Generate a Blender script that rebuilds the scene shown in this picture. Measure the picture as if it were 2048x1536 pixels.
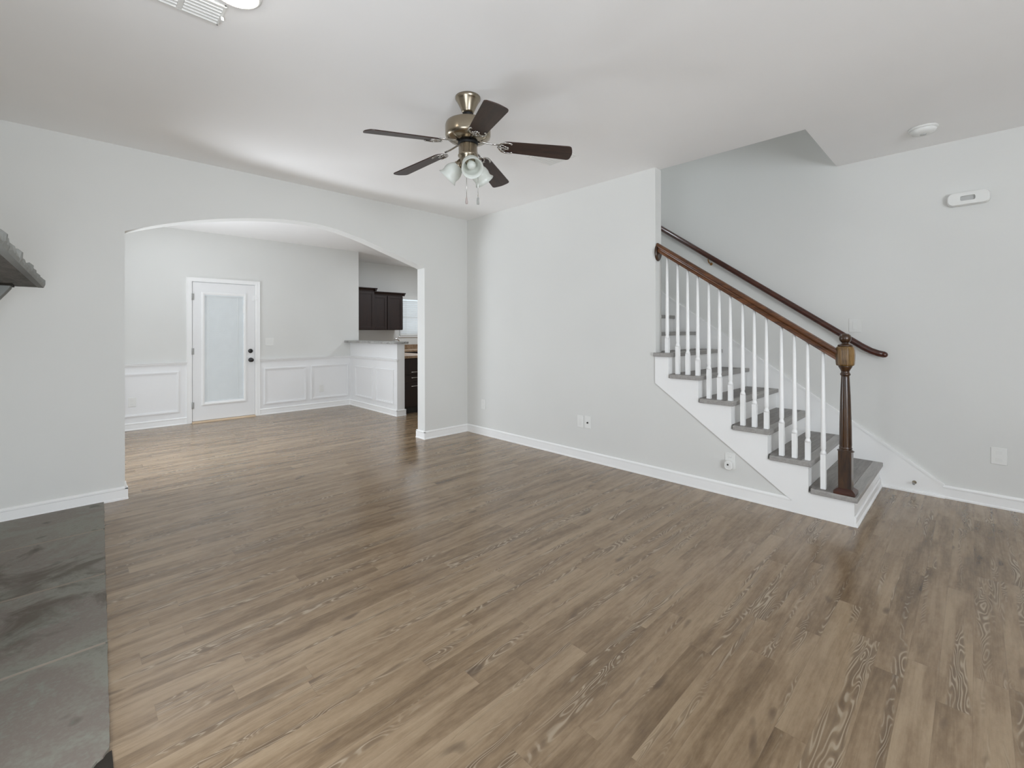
import bpy, bmesh, math, random
from mathutils import Vector, Matrix

random.seed(7)
scene = bpy.context.scene
for o in list(bpy.data.objects):
    bpy.data.objects.remove(o)
col = scene.collection
PI = math.pi

# ------------------------------------------------------------------ camera
CAM_Z = 1.2947
cam_data = bpy.data.cameras.new('camera')
cam = bpy.data.objects.new('camera', cam_data)
col.objects.link(cam)
cam_data.sensor_width = 36.0
cam_data.lens = 905.8 / 2048 * 36.0
cam_data.shift_y = -(768 - 661.1) / 2048
cam_data.clip_start = 0.02
yaw, pitch, roll = 0.77372, 0.00215, -0.0024
F0 = Vector((math.sin(yaw), math.cos(yaw), 0)); R0 = Vector((math.cos(yaw), -math.sin(yaw), 0)); U0 = Vector((0, 0, 1))
F = F0 * math.cos(pitch) + U0 * math.sin(pitch)
U1 = U0 * math.cos(pitch) - F0 * math.sin(pitch)
R = R0 * math.cos(roll) + U1 * math.sin(roll)
U = U1 * math.cos(roll) - R0 * math.sin(roll)
M = Matrix.Identity(4)
for i in range(3):
    M[i][0], M[i][1], M[i][2] = R[i], U[i], -F[i]
M[2][3] = CAM_Z
cam.matrix_world = M
scene.camera = cam

# ------------------------------------------------------------------ world, lights, exposure
w = bpy.data.worlds.new('world'); scene.world = w; w.use_nodes = True
bg = w.node_tree.nodes['Background']
bg.inputs['Color'].default_value = (0.84, 0.93, 1.03, 1); bg.inputs['Strength'].default_value = 1.25
scene.view_settings.view_transform = 'Standard'
scene.view_settings.look = 'None'
scene.view_settings.exposure = -0.06
scene.view_settings.gamma = 1.0
scene.view_settings.use_curve_mapping = False
scene.cycles.use_denoising = True
scene.cycles.max_bounces = 12
scene.cycles.diffuse_bounces = 8
scene.cycles.sample_clamp_indirect = 6.0


def area(name, loc, direction, sx, sy, power, color=(1, 1, 1), spread=PI):
    d = bpy.data.lights.new(name, 'AREA'); d.shape = 'RECTANGLE'; d.size = sx; d.size_y = sy
    d.energy = power; d.color = color; d.spread = spread
    o = bpy.data.objects.new(name, d); col.objects.link(o)
    o.location = loc
    o.rotation_euler = Vector(direction).to_track_quat('-Z', 'Y').to_euler()
    return o


DAY = (0.93, 0.99, 1.06)
# daylight through the openings of the house, with added fill lights
area('daylight_patio_door', (-0.41, 6.20, 0.45), (1.0, -0.75, 1.4), 1.4, 0.8, 50, DAY, 2.3)
area('daylight_patio_door', (-0.41, 6.05, 1.70), (1, -0.15, -0.95), 1.6, 1.0, 15, DAY, 1.5)
area('daylight_rear_window', (0.0, -2.94, 1.35), (0, 1, 0.4), 1.0, 1.6, 58, DAY)
area('daylight_rear_window', (0.2, -2.94, 1.20), (0, 1, 0.9), 1.2, 1.4, 74, DAY)
area('hearth_side_fill', (-0.41, 0.95, 0.95), (0.3, 1, 0.05), 1.2, 1.4, 31, DAY)  # added fill for the left ceiling and hearth, not a known window
area('daylight_kitchen_window', (5.75, 8.80, 1.62), (0, -1, 0), 0.95, 0.75, 6, DAY)
area('kitchen_fill', (5.2, 7.0, 2.70), (0, 0, -1), 0.7, 0.7, 28, DAY)  # added unseen light that brightens the kitchen, no known fixture
area('daylight_landing_window', (4.3, 4.5, 4.4), (0, -1, -0.25), 0.8, 0.9, 20, DAY)


# ------------------------------------------------------------------ materials
def lin(c):
    return tuple((x / 12.92 if x <= 0.04045 else ((x + 0.055) / 1.055) ** 2.4) for x in [v / 255 for v in c]) + (1,)


class NT:
    def __init__(s, name):
        s.m = bpy.data.materials.new(name); s.m.use_nodes = True
        s.t = s.m.node_tree; s.b = s.t.nodes['Principled BSDF']; s.out = s.t.nodes['Material Output']

    def n(s, typ, **kw):
        nd = s.t.nodes.new(typ)
        for k, v in kw.items():
            setattr(nd, k, v)
        return nd

    def link(s, a, b):
        s.t.links.new(a, b)

    def math(s, op, a, b=None, c=None):
        nd = s.n('ShaderNodeMath', operation=op)
        for i, v in enumerate((a, b, c)):
            if v is None:
                continue
            if isinstance(v, (int, float)):
                nd.inputs[i].default_value = v
            else:
                s.link(v, nd.inputs[i])
        return nd.outputs[0]

    def obj(s):
        return s.n('ShaderNodeTexCoord').outputs['Object']

    def mapping(s, vec, scale=(1, 1, 1), loc=(0, 0, 0)):
        nd = s.n('ShaderNodeMapping')
        nd.inputs['Scale'].default_value = scale; nd.inputs['Location'].default_value = loc
        s.link(vec, nd.inputs['Vector']); return nd.outputs[0]

    def noise(s, vec, scale=5, detail=3, rough=0.5, dist=0.0):
        nd = s.n('ShaderNodeTexNoise')
        nd.inputs['Scale'].default_value = scale; nd.inputs['Detail'].default_value = detail
        nd.inputs['Roughness'].default_value = rough; nd.inputs['Distortion'].default_value = dist
        s.link(vec, nd.inputs['Vector']); return nd.outputs['Fac']

    def ramp(s, fac, stops):
        nd = s.n('ShaderNodeValToRGB'); cr = nd.color_ramp
        while len(cr.elements) > 1:
            cr.elements.remove(cr.elements[-1])
        cr.elements[0].position = stops[0][0]; cr.elements[0].color = stops[0][1]
        for p, c in stops[1:]:
            e = cr.elements.new(p); e.color = c
        s.link(fac, nd.inputs[0]); return nd.outputs[0]

    def mix(s, fac, a, b, mode='MIX'):
        nd = s.n('ShaderNodeMix', data_type='RGBA', blend_type=mode)
        for sock, v in ((nd.inputs[0], fac), (nd.inputs[6], a), (nd.inputs[7], b)):
            if isinstance(v, (int, float, tuple)):
                sock.default_value = v
            else:
                s.link(v, sock)
        return nd.outputs[2]

    def bump(s, h, strength=0.1, dist=0.01):
        nd = s.n('ShaderNodeBump'); nd.inputs['Strength'].default_value = strength; nd.inputs['Distance'].default_value = dist
        s.link(h, nd.inputs['Height']); s.link(nd.outputs[0], s.b.inputs['Normal'])


def paint(name, c, rough=0.6, var=0.015, bump=0.04, bscale=120, spec=0.3):
    k = NT(name); o = k.obj()
    f = k.noise(o, 1.3, 2)
    a = tuple(min(1, x * (1 - var)) for x in lin(c)[:3]) + (1,); b = tuple(min(1, x * (1 + var)) for x in lin(c)[:3]) + (1,)
    k.link(k.ramp(f, [(0.3, a), (0.7, b)]), k.b.inputs['Base Color'])
    k.b.inputs['Roughness'].default_value = rough
    k.b.inputs['Specular IOR Level'].default_value = spec
    if bump:
        k.bump(k.noise(o, bscale, 2), bump, 0.002)
    return k.m


def metal(name, c, rough=0.3):
    k = NT(name); o = k.obj()
    k.link(k.ramp(k.noise(k.mapping(o, (4, 4, 90)), 6, 2), [(0.3, tuple(x * .88 for x in lin(c)[:3]) + (1,)), (0.7, lin(c))]), k.b.inputs['Base Color'])
    k.b.inputs['Metallic'].default_value = 1; k.b.inputs['Roughness'].default_value = rough
    return k.m


def wood(name, dark, light, rough=0.35, axis=(1, 10, 10), scale=3.0, coat=0.0):
    k = NT(name); o = k.obj()
    f = k.noise(k.mapping(o, axis), scale, 5, 0.6, 0.8)
    g = k.noise(k.mapping(o, tuple(a * 5 for a in axis)), scale, 2)
    h = k.math('ADD', k.math('MULTIPLY', f, 0.75), k.math('MULTIPLY', g, 0.25))
    k.link(k.ramp(h, [(0.36, lin(dark)), (0.62, lin(light))]), k.b.inputs['Base Color'])
    k.b.inputs['Roughness'].default_value = rough
    k.b.inputs['Coat Weight'].default_value = coat; k.b.inputs['Coat Roughness'].default_value = 0.12
    return k.m


def floor_material():
    k = NT('floor_planks'); W, L = 0.0905, 1.0
    sx = k.n('ShaderNodeSeparateXYZ'); k.link(k.obj(), sx.inputs[0])
    X, Y = sx.outputs[0], sx.outputs[1]
    yy = k.math('DIVIDE', k.math('ADD', Y, 10 * W - 0.011), W)
    row = k.math('FLOOR', yy)
    wn = k.n('ShaderNodeTexWhiteNoise', noise_dimensions='1D'); k.link(row, wn.inputs['W'])
    xx = k.math('ADD', k.math('DIVIDE', X, L), k.math('MULTIPLY', wn.outputs[0], 7.0))
    colm = k.math('FLOOR', xx)
    cid = k.n('ShaderNodeCombineXYZ'); k.link(row, cid.inputs[0]); k.link(colm, cid.inputs[1])
    w2 = k.n('ShaderNodeTexWhiteNoise', noise_dimensions='2D'); k.link(cid.outputs[0], w2.inputs['Vector'])
    rnd = w2.outputs['Value']
    w3 = k.n('ShaderNodeSeparateXYZ'); k.link(w2.outputs['Color'], w3.inputs[0])
    off = k.math('MULTIPLY', rnd, 37.0)
    gv = k.n('ShaderNodeCombineXYZ'); k.link(X, gv.inputs[0]); k.link(Y, gv.inputs[1]); k.link(off, gv.inputs[2])
    v = gv.outputs[0]
    # broad tone, drawn out along the board
    tone = k.noise(k.mapping(v, (1.1, 9, 1)), 1.6, 4, 0.55, 0.5)
    fine = k.noise(k.mapping(v, (5, 90, 1)), 1.5, 3, 0.6)
    mott = k.noise(k.mapping(v, (9, 24, 1)), 2.0, 4, 0.65)
    t = k.math('ADD', k.math('MULTIPLY', tone, 0.62), k.math('ADD', k.math('MULTIPLY', fine, 0.16), k.math('MULTIPLY', mott, 0.22)))
    t = k.math('ADD', t, k.math('MULTIPLY', k.math('SUBTRACT', rnd, 0.5), 0.10))
    base = k.ramp(t, [(0.27, lin((82, 63, 43))), (0.40, lin((116, 95, 70))), (0.50, lin((137, 115, 89))), (0.66, lin((158, 137, 110)))])
    # cathedral figure: contour lines of a stretched field, only in patches
    fld = k.noise(k.mapping(v, (2.1, 13, 1)), 1.0, 2, 0.45, 0.35)
    ph = k.math('MULTIPLY', fld, 150.0)
    sn = k.math('SINE', ph)
    patch = k.noise(k.mapping(v, (0.8, 15, 1)), 1.3, 2, 0.5)
    pm = k.n('ShaderNodeMapRange'); pm.inputs[1].default_value = 0.55; pm.inputs[2].default_value = 0.66
    k.link(patch, pm.inputs[0])
    mask = pm.outputs[0]
    lm = k.n('ShaderNodeMapRange'); lm.inputs[1].default_value = 0.35; lm.inputs[2].default_value = 0.95; k.link(sn, lm.inputs[0])
    dm = k.n('ShaderNodeMapRange'); dm.inputs[1].default_value = 0.2; dm.inputs[2].default_value = -0.9; k.link(sn, dm.inputs[0])
    c1 = k.mix(k.math('MULTIPLY', mask, 0.30), base, lin((92, 74, 55)))
    c2 = k.mix(k.math('MULTIPLY', k.math('MULTIPLY', lm.outputs[0], mask), 0.55), c1, lin((186, 172, 150)))
    c3 = k.mix(k.math('MULTIPLY', k.math('MULTIPLY', dm.outputs[0], mask), 0.5), c2, lin((84, 68, 50)))
    # dark knots
    kn = k.noise(k.mapping(v, (3.0, 9, 1)), 1.7, 1, 0.4)
    km = k.n('ShaderNodeMapRange'); km.inputs[1].default_value = 0.715; km.inputs[2].default_value = 0.79; k.link(kn, km.inputs[0])
    c4 = k.mix(k.math('MULTIPLY', km.outputs[0], 0.7), c3, lin((78, 62, 46)))
    # thin joints
    fy = k.math('FRACT', yy); ey = k.math('MINIMUM', fy, k.math('SUBTRACT', 1.0, fy))
    fx = k.math('FRACT', xx); ex = k.math('MINIMUM', fx, k.math('SUBTRACT', 1.0, fx))
    jy = k.math('LESS_THAN', ey, 0.010); jx = k.math('LESS_THAN', ex, 0.0011)
    j = k.math('MAXIMUM', jy, jx)
    c5 = k.mix(k.math('MULTIPLY', j, 0.18), c4, lin((80, 66, 50)))
    k.link(c5, k.b.inputs['Base Color'])
    rr = k.math('ADD', 0.15, k.math('MULTIPLY', mott, 0.14))
    k.link(rr, k.b.inputs['Roughness'])
    k.b.inputs['IOR'].default_value = 1.62
    k.bump(k.math('SUBTRACT', k.math('MULTIPLY', fine, 0.25), k.math('MULTIPLY', j, 0.5)), 0.12, 0.001)
    return k.m


def slate_material():
    k = NT('hearth_slate'); o = k.obj()
    a = k.noise(o, 2.2, 6, 0.62, 0.6); b = k.noise(k.mapping(o, (1, 1, 1), (7, 3, 0)), 3.2, 5, 0.65, 0.9); f = k.noise(o, 60, 3, 0.6)
    c = k.ramp(k.math('ADD', k.math('MULTIPLY', a, 0.8), k.math('MULTIPLY', f, 0.2)),
               [(0.32, lin((102, 96, 87))), (0.44, lin((130, 129, 118))), (0.54, lin((120, 110, 102))), (0.62, lin((127, 129, 118))), (0.72, lin((154, 146, 136)))])
    # soot-brown staining over the middle slabs, a mark of the stone itself
    s = k.n('ShaderNodeSeparateXYZ'); k.link(o, s.inputs[0])
    dx = k.math('DIVIDE', k.math('SUBTRACT', s.outputs[0], 0.06), 0.24); dy = k.math('DIVIDE', k.math('SUBTRACT', s.outputs[1], 0.10), 0.60)
    d = k.math('SQRT', k.math('ADD', k.math('MULTIPLY', dx, dx), k.math('MULTIPLY', dy, dy)))
    e = k.math('ADD', k.math('SUBTRACT', 1.15, d), k.math('MULTIPLY', k.math('SUBTRACT', b, 0.5), 5.0))
    m = k.n('ShaderNodeMapRange'); m.inputs[1].default_value = 0.25; m.inputs[2].default_value = 0.85; k.link(e, m.inputs[0])
    c = k.mix(k.math('MULTIPLY', m.outputs[0], 0.78), c, lin((78, 67, 53)))
    sp = k.n('ShaderNodeMapRange'); sp.inputs[1].default_value = 0.66; sp.inputs[2].default_value = 0.74
    k.link(k.noise(k.mapping(o, (1, 1, 1), (2, 9, 0)), 7, 2), sp.inputs[0])
    c = k.mix(k.math('MULTIPLY', sp.outputs[0], 0.6), c, lin((52, 45, 36)))
    k.link(c, k.b.inputs['Base Color']); k.b.inputs['Roughness'].default_value = 0.55
    k.bump(k.math('ADD', a, k.math('MULTIPLY', f, 0.2)), 0.3, 0.006)
    return k.m


def granite_material(name, stops):
    k = NT(name); o = k.obj()
    v = k.n('ShaderNodeTexVoronoi'); v.inputs['Scale'].default_value = 90; k.link(o, v.inputs['Vector'])
    f = k.math('ADD', k.math('MULTIPLY', k.noise(o, 9, 5, 0.7, 0.6), 0.8), k.math('MULTIPLY', v.outputs['Distance'], 0.35))
    k.link(k.ramp(f, stops), k.b.inputs['Base Color']); k.b.inputs['Roughness'].default_value = 0.5; k.b.inputs['Specular IOR Level'].default_value = 0.3
    return k.m


def glow(name, c, strength):
    k = NT(name)
    k.b.inputs['Base Color'].default_value = (0.9, 0.9, 0.88, 1)
    k.b.inputs['Emission Color'].default_value = c; k.b.inputs['Emission Strength'].default_value = strength
    return k.m


def translucent(name, c, fac, rough=0.4):
    k = NT(name)
    k.b.inputs['Base Color'].default_value = c; k.b.inputs['Roughness'].default_value = rough
    f = k.noise(k.obj(), 14, 3)
    k.link(k.ramp(f, [(0.35, tuple(x * 0.95 for x in c[:3]) + (1,)), (0.65, c)]), k.b.inputs['Base Color'])
    t = k.n('ShaderNodeBsdfTranslucent'); t.inputs['Color'].default_value = c
    m = k.n('ShaderNodeMixShader'); m.inputs[0].default_value = fac
    k.link(k.b.outputs[0], m.inputs[1]); k.link(t.outputs[0], m.inputs[2]); k.link(m.outputs[0], k.out.inputs[0])
    return k.m


def glass_material():
    k = NT('window_glass')
    k.b.inputs['Base Color'].default_value = (0.9, 0.93, 0.93, 1); k.b.inputs['Roughness'].default_value = 0.03
    t = k.n('ShaderNodeBsdfTransparent'); t.inputs['Color'].default_value = (0.97, 0.98, 0.98, 1)
    m = k.n('ShaderNodeMixShader'); m.inputs[0].default_value = 0.94
    k.link(k.b.outputs[0], m.inputs[1]); k.link(t.outputs[0], m.inputs[2]); k.link(m.outputs[0], k.out.inputs[0])
    return k.m


WALL = paint('wall_paint', (221, 221, 218), 0.62)
CEIL = paint('ceiling_paint', (246, 245, 244), 0.75)
WHITE = paint('trim_paint', (244, 244, 243), 0.34, 0.006, 0.01, 60, 0.45)
WAINS = paint('wainscot_paint', (236, 236, 236), 0.4, 0.006, 0.01, 60, 0.4)
PLASTIC = paint('white_plastic', (231, 231, 228), 0.35, 0.006, 0, 60, 0.45)
SHADOWSLOT = paint('dark_slot', (60, 58, 55), 0.6, 0.01, 0)
FLOOR = floor_material()
SLATE = slate_material()
GROUT = paint('sand_grout', (152, 142, 130), 0.9, 0.08, 0.4, 90)
SOOT_SHADE = paint('soot_and_shade_stone', (44, 40, 34), 0.85, 0.2, 0.5, 30)  # dark firebox tone, also painted shade at hearth corner and corbels
CHIMNEY = paint('ledge_stone', (128, 126, 120), 0.85, 0.2, 0.5, 14)
MANTEL = wood('mantel_stone', (84, 82, 78), (112, 108, 103), 0.8, (6, 1, 6), 4)
MANTELEDGE = paint('mantel_chiselled_edge', (142, 144, 141), 0.85, 0.12, 0.5, 60)
RAILWOOD = wood('stair_rail_wood', (58, 30, 12), (108, 66, 34), 0.32, (10, 1.2, 10), 2.4, 0.35)
NEWELWOOD = wood('newel_wood', (32, 17, 7), (74, 47, 22), 0.3, (12, 12, 1.5), 2.6, 0.4)
DARKRAIL = wood('wall_rail_wood', (46, 18, 9), (76, 34, 18), 0.3, (10, 1.2, 10), 2.4, 0.4)
BLADE = wood('fan_blade_wood', (40, 25, 19), (62, 41, 32), 0.42, (1.5, 14, 14), 3.0, 0.0)
CABINET = wood('cabinet_wood', (26, 12, 6), (41, 21, 13), 0.55, (14, 14, 1.5), 2.2, 0.0)
NICKEL = metal('brushed_nickel', (160, 149, 131), 0.25)
CHROME = metal('bright_nickel', (205, 202, 198), 0.16)
BRASS = metal('aged_brass', (176, 128, 72), 0.35)
BLACK = paint('black_metal', (26, 25, 26), 0.22, 0.05, 0, 50, 0.6)
RUBBER = paint('black_rubber', (18, 18, 18), 0.5, 0.05, 0)
TREAD = wood('tread_vinyl', (112, 108, 104), (140, 135, 131), 0.45, (1.2, 12, 12), 2.5)
NOSING = wood('tread_nosing', (146, 143, 140), (166, 163, 159), 0.42, (1.2, 12, 12), 2.5)
OAK = wood('pale_oak', (196, 172, 142), (214, 192, 164), 0.5, (1, 12, 12), 2.5)
KBLIND = translucent('window_slat', (0.94, 0.94, 0.93, 1), 0.62, 0.45)
GRANITE = granite_material('bar_granite', [(0.34, lin((70, 70, 68))), (0.46, lin((150, 149, 146))), (0.56, lin((186, 185, 182))), (0.7, lin((110, 108, 104)))])
BROWNSTONE = granite_material('counter_granite', [(0.34, lin((82, 64, 48))), (0.5, lin((140, 115, 92))), (0.64, lin((164, 140, 116)))])
BROWNSTONE.node_tree.nodes['Principled BSDF'].inputs['Specular IOR Level'].default_value = 0.08
LAMP = glow('lamp_diffuser', (1.0, 0.94, 0.84, 1), 35.0)
FROST = translucent('frosted_glass', (0.86, 0.88, 0.84, 1), 0.4, 0.25)
BLIND = translucent('blind_slat', (0.93, 0.925, 0.92, 1), 0.34, 0.45)
GLASS = glass_material()


# ------------------------------------------------------------------ mesh builder
class MB:
    def __init__(s):
        s.v = []; s.f = []; s.sm = []

    def add(s, verts, faces, smooth=False):
        k = len(s.v)
        s.v += [tuple(p) for p in verts]
        for f in faces:
            s.f.append(tuple(i + k for i in f)); s.sm.append(smooth)
        return s

    def box(s, x0, x1, y0, y1, z0, z1):
        p = [(x0, y0, z0), (x1, y0, z0), (x1, y1, z0), (x0, y1, z0), (x0, y0, z1), (x1, y0, z1), (x1, y1, z1), (x0, y1, z1)]
        return s.add(p, [(0, 3, 2, 1), (4, 5, 6, 7), (0, 1, 5, 4), (1, 2, 6, 5), (2, 3, 7, 6), (3, 0, 4, 7)])

    def prism(s, poly, axis, a0, a1, smooth=False):
        """poly: 2-D points in the two other axes (in x,y,z order), extruded along axis."""
        def P(p, a):
            return {'x': (a, p[0], p[1]), 'y': (p[0], a, p[1]), 'z': (p[0], p[1], a)}[axis]
        n = len(poly)
        s.add([P(p, a0) for p in poly] + [P(p, a1) for p in poly],
              [tuple(range(n))[::-1], tuple(range(n, 2 * n))])
        k = len(s.v) - 2 * n
        for i in range(n):
            j = (i + 1) % n
            s.f.append((k + i, k + j, k + n + j, k + n + i)); s.sm.append(smooth)
        return s

    def lathe(s, prof, mat=None, n=32, rot=0.0, smooth=True, sx=1.0, sy=1.0):
        mat = mat or Matrix.Identity(4)
        vs = []
        for r, z in prof:
            for i in range(n):
                a = rot + 2 * PI * i / n
                vs.append(mat @ Vector((r * sx * math.cos(a), r * sy * math.sin(a), z)))
        fs = []
        for k in range(len(prof) - 1):
            for i in range(n):
                j = (i + 1) % n
                fs.append((k * n + i, k * n + j, (k + 1) * n + j, (k + 1) * n + i))
        if prof[0][0] > 1e-6:
            fs.append(tuple(range(n))[::-1])
        if prof[-1][0] > 1e-6:
            fs.append(tuple(range((len(prof) - 1) * n, len(prof) * n)))
        return s.add(vs, fs, smooth)

    def tube(s, pts, r, n=10, r2=None, smooth=True):
        pts = [Vector(p) for p in pts]; rings = []
        for i, p in enumerate(pts):
            d = (pts[min(i + 1, len(pts) - 1)] - pts[max(i - 1, 0)]).normalized()
            a = d.cross(Vector((0, 0, 1)))
            if a.length < 1e-4:
                a = Vector((1, 0, 0))
            a.normalize(); b = a.cross(d).normalized()
            rr = r[i] if isinstance(r, (list, tuple)) else r
            rb = rr if r2 is None else r2
            rings += [p + a * rr * math.cos(2 * PI * k / n) + b * rb * math.sin(2 * PI * k / n) for k in range(n)]
        fs = []
        for i in range(len(pts) - 1):
            for k in range(n):
                j = (k + 1) % n
                fs.append((i * n + k, i * n + j, (i + 1) * n + j, (i + 1) * n + k))
        fs.append(tuple(range(n))[::-1]); fs.append(tuple(range((len(pts) - 1) * n, len(pts) * n)))
        return s.add(rings, fs, smooth)

    def sphere(s, c, r, n=20, m=12, sz=1.0):
        prof = [(r * math.sin(PI * k / m), -r * sz * math.cos(PI * k / m)) for k in range(m + 1)]
        prof[0] = (1e-7, prof[0][1]); prof[-1] = (1e-7, prof[-1][1])
        return s.lathe(prof, Matrix.Translation(c), n)

    def build(s, name, mat, parent=None, loc=None, bevel=0.0, seg=2, local=False):
        """World-space geometry (local=True: already in the parent's space); one mesh object."""
        org = Vector(loc) if loc is not None else Vector((0, 0, 0))
        if parent is not None and not local and loc is None:
            org = Vector(parent.get('_base', (0, 0, 0)))
        me = bpy.data.meshes.new(name)
        sub = Vector((0, 0, 0)) if local else org
        me.from_pydata([tuple(Vector(p) - sub) for p in s.v], [], s.f)
        me.polygons.foreach_set('use_smooth', s.sm)
        bm = bmesh.new(); bm.from_mesh(me)
        bmesh.ops.recalc_face_normals(bm, faces=bm.faces); bm.to_mesh(me); bm.free()
        me.update()
        me.materials.append(mat)
        o = bpy.data.objects.new(name, me); col.objects.link(o)
        if parent is not None:
            o.parent = parent
        elif not local:
            o.location = org
        if bevel:
            b = o.modifiers.new('bevel', 'BEVEL'); b.width = bevel; b.segments = seg; b.limit_method = 'ANGLE'; b.angle_limit = 0.6
            b.harden_normals = False
        return o


BASES = {}


def thing(name, label, cat, loc=(0, 0, 0), group=None):
    o = bpy.data.objects.new(name, None); col.objects.link(o); o.location = loc
    o.empty_display_size = 0.1
    o['label'] = label; o['category'] = cat; BASES[o.name] = tuple(loc)
    if group:
        o['group'] = group
    return o


def part(mb, name, mat, parent, bevel=0.0, local=False, seg=2):
    """A part whose geometry is given in world space under a thing made with thing(), or under another part of it."""
    root = parent
    while root.parent is not None:
        root = root.parent
    base = Vector(BASES[root.name])
    if not local:
        mb.v = [tuple(Vector(p) - base) for p in mb.v]
    return mb.build(name, mat, parent, local=True, bevel=bevel, seg=seg)


def tag(o, label, cat, group=None, kind=None):
    o['label'] = label; o['category'] = cat
    if group:
        o['group'] = group
    if kind:
        o['kind'] = kind
    return o


def struct(mb, name, mat, label=None, parent=None, bevel=0.0):
    o = mb.build(name, mat, None, bevel=bevel)
    if parent is not None:
        o.parent = parent
    else:
        o['kind'] = 'structure'
        if label:
            o['label'] = label
    return o


# ------------------------------------------------------------------ dimensions
H = 2.745
XL = -0.44                 # left outer wall of the house (fireplace and dining side)
YA0, YA1 = 4.632, 4.788    # arched wall between living room and dining room
XB0, XB1 = 3.710, 3.814    # wall beside the stairs
YBE = 1.978                # where that wall ends at the open stairs
XC = 4.845                 # far wall of the stairs
YD = 7.800                 # wall with the glazed door
XK, YK = 6.60, 8.88        # kitchen
YR = -3.0                  # rear of the living room
H2 = 5.2

# ------------------------------------------------------------------ shell
fl = MB().box(XL - 0.1, XK + 0.1, YR - 0.1, YK + 0.15, -0.12, 0.0)
struct(fl, 'floor', FLOOR, 'grey-brown wood-look plank floor running through living and dining room')

ce = MB()
OX0, OY0 = 3.790, 0.852     # stairwell opening in the ceiling
ce.box(XL - 0.1, OX0, YR - 0.1, YA0 + 0.05, H, H + 0.25)
ce.box(OX0, XC + 0.1, YR - 0.1, OY0, H, H + 0.25)
ce.box(XL - 0.1, XK + 0.1, YA0 + 0.05, YK + 0.15, H, H + 0.25)
struct(ce, 'ceiling', CEIL, 'flat pale grey ceiling with an opening above the stairs')

# arched wall
arch = [(0.308, 2.084), (0.385, 2.118), (0.462, 2.147), (0.624, 2.203), (0.797, 2.254), (0.981, 2.298), (1.178, 2.336), (1.39, 2.366), (1.616, 2.382),
        (1.74, 2.383), (1.86, 2.375), (2.03, 2.352), (2.219, 2.312), (2.39, 2.266), (2.559, 2.214), (2.71, 2.169), (2.855, 2.124), (2.96, 2.092), (3.057, 2.060)]


def smooth_arch(pts, n=6):
    out = []
    for i in range(len(pts) - 1):
        p0 = pts[max(i - 1, 0)]; p1 = pts[i]; p2 = pts[i + 1]; p3 = pts[min(i + 2, len(pts) - 1)]
        for j in range(n):
            t = j / n
            out.append(tuple(0.5 * (2 * p1[q] + (p2[q] - p0[q]) * t + (2 * p0[q] - 5 * p1[q] + 4 * p2[q] - p3[q]) * t * t + (-p0[q] + 3 * p1[q] - 3 * p2[q] + p3[q]) * t ** 3) for q in (0, 1)))
    return out + [pts[-1]]


poly = [(XL - 0.1, 0), (0.308, 0)] + smooth_arch(arch) + [(3.057, 0), (XK + 0.1, 0), (XK + 0.1, H), (XL - 0.1, H)]
wa = MB().prism(poly, 'y', YA0, YA1)
struct(wa, 'wall_far', WALL, 'pale wall with the wide arched opening to the dining room')

# wall beside the stairs, cut down in steps under the open flight
NR = 9
zt = lambda k: 0.0185 + 0.1812 * k
yn = lambda k: 0.541 + 0.2575 * (k - 1)
OVER = 0.022
TT = 0.034
pl = [(YA0, 0), (YA0, H), (YBE, H), (YBE, zt(6) - TT)]
for k in range(6, 0, -1):
    pl += [(yn(k) + OVER + 0.004, zt(k) - TT)]
    if k > 1:
        pl += [(yn(k) + OVER + 0.004, zt(k - 1) - TT)]
pl += [(yn(1) + OVER + 0.004, 0)]
wb = MB().prism(pl, 'x', XB0, XB1)
struct(wb, 'wall_right', WALL, 'pale wall left of the stairs, stepping down under the open flight')

wc = MB().box(XC, XC + 0.1, YR - 0.1, YA1, 0, H2)
struct(wc, 'wall_stair', WALL, 'tall pale wall behind the staircase')
up = MB()
up.box(OX0 - 0.1, OX0, OY0 - 0.1, YA1, H + 0.25, H2)
up.box(OX0, XC, OY0 - 0.1, OY0, H + 0.25, H2)
up.box(OX0 - 0.1, XC + 0.1, YA0, YA1, H, H2)
up.box(OX0 - 0.1, XC + 0.1, OY0 - 0.1, YA1, H2, H2 + 0.1)
struct(up, 'wall_landing', WALL)

wl = MB()   # left wall: window behind the camera, patio window in the dining room
wl.box(XL - 0.1, XL, YR - 0.1, YK + 0.15, 2.30, H)
wl.box(XL - 0.1, XL, YR - 0.1, -1.85, 0, 2.30)
wl.box(XL - 0.1, XL, -1.85, 0.05, 0, 0.55)
wl.box(XL - 0.1, XL, 0.05, 0.35, 0, 2.30)
wl.box(XL - 0.1, XL, 0.35, 1.55, 0, 0.55)  # opening above is added for the hearth-side fill
wl.box(XL - 0.1, XL, 1.55, 4.95, 0, 2.30)
wl.box(XL - 0.1, XL, 4.95, 6.95, 0, 0.02)
wl.box(XL - 0.1, XL, 6.95, YK + 0.15, 0, 2.30)
struct(wl, 'wall_left', WALL)
wr = MB()
wr.box(XL - 0.1, XC + 0.1, YR - 0.1, YR, 0, 0.6)
wr.box(XL - 0.1, XC + 0.1, YR - 0.1, YR, 2.3, H)
for a, b in ((XL - 0.1, -0.35), (2.15, XC + 0.1)):
    wr.box(a, b, YR - 0.1, YR, 0.6, 2.3)
struct(wr, 'wall_rear', WALL)

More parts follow.
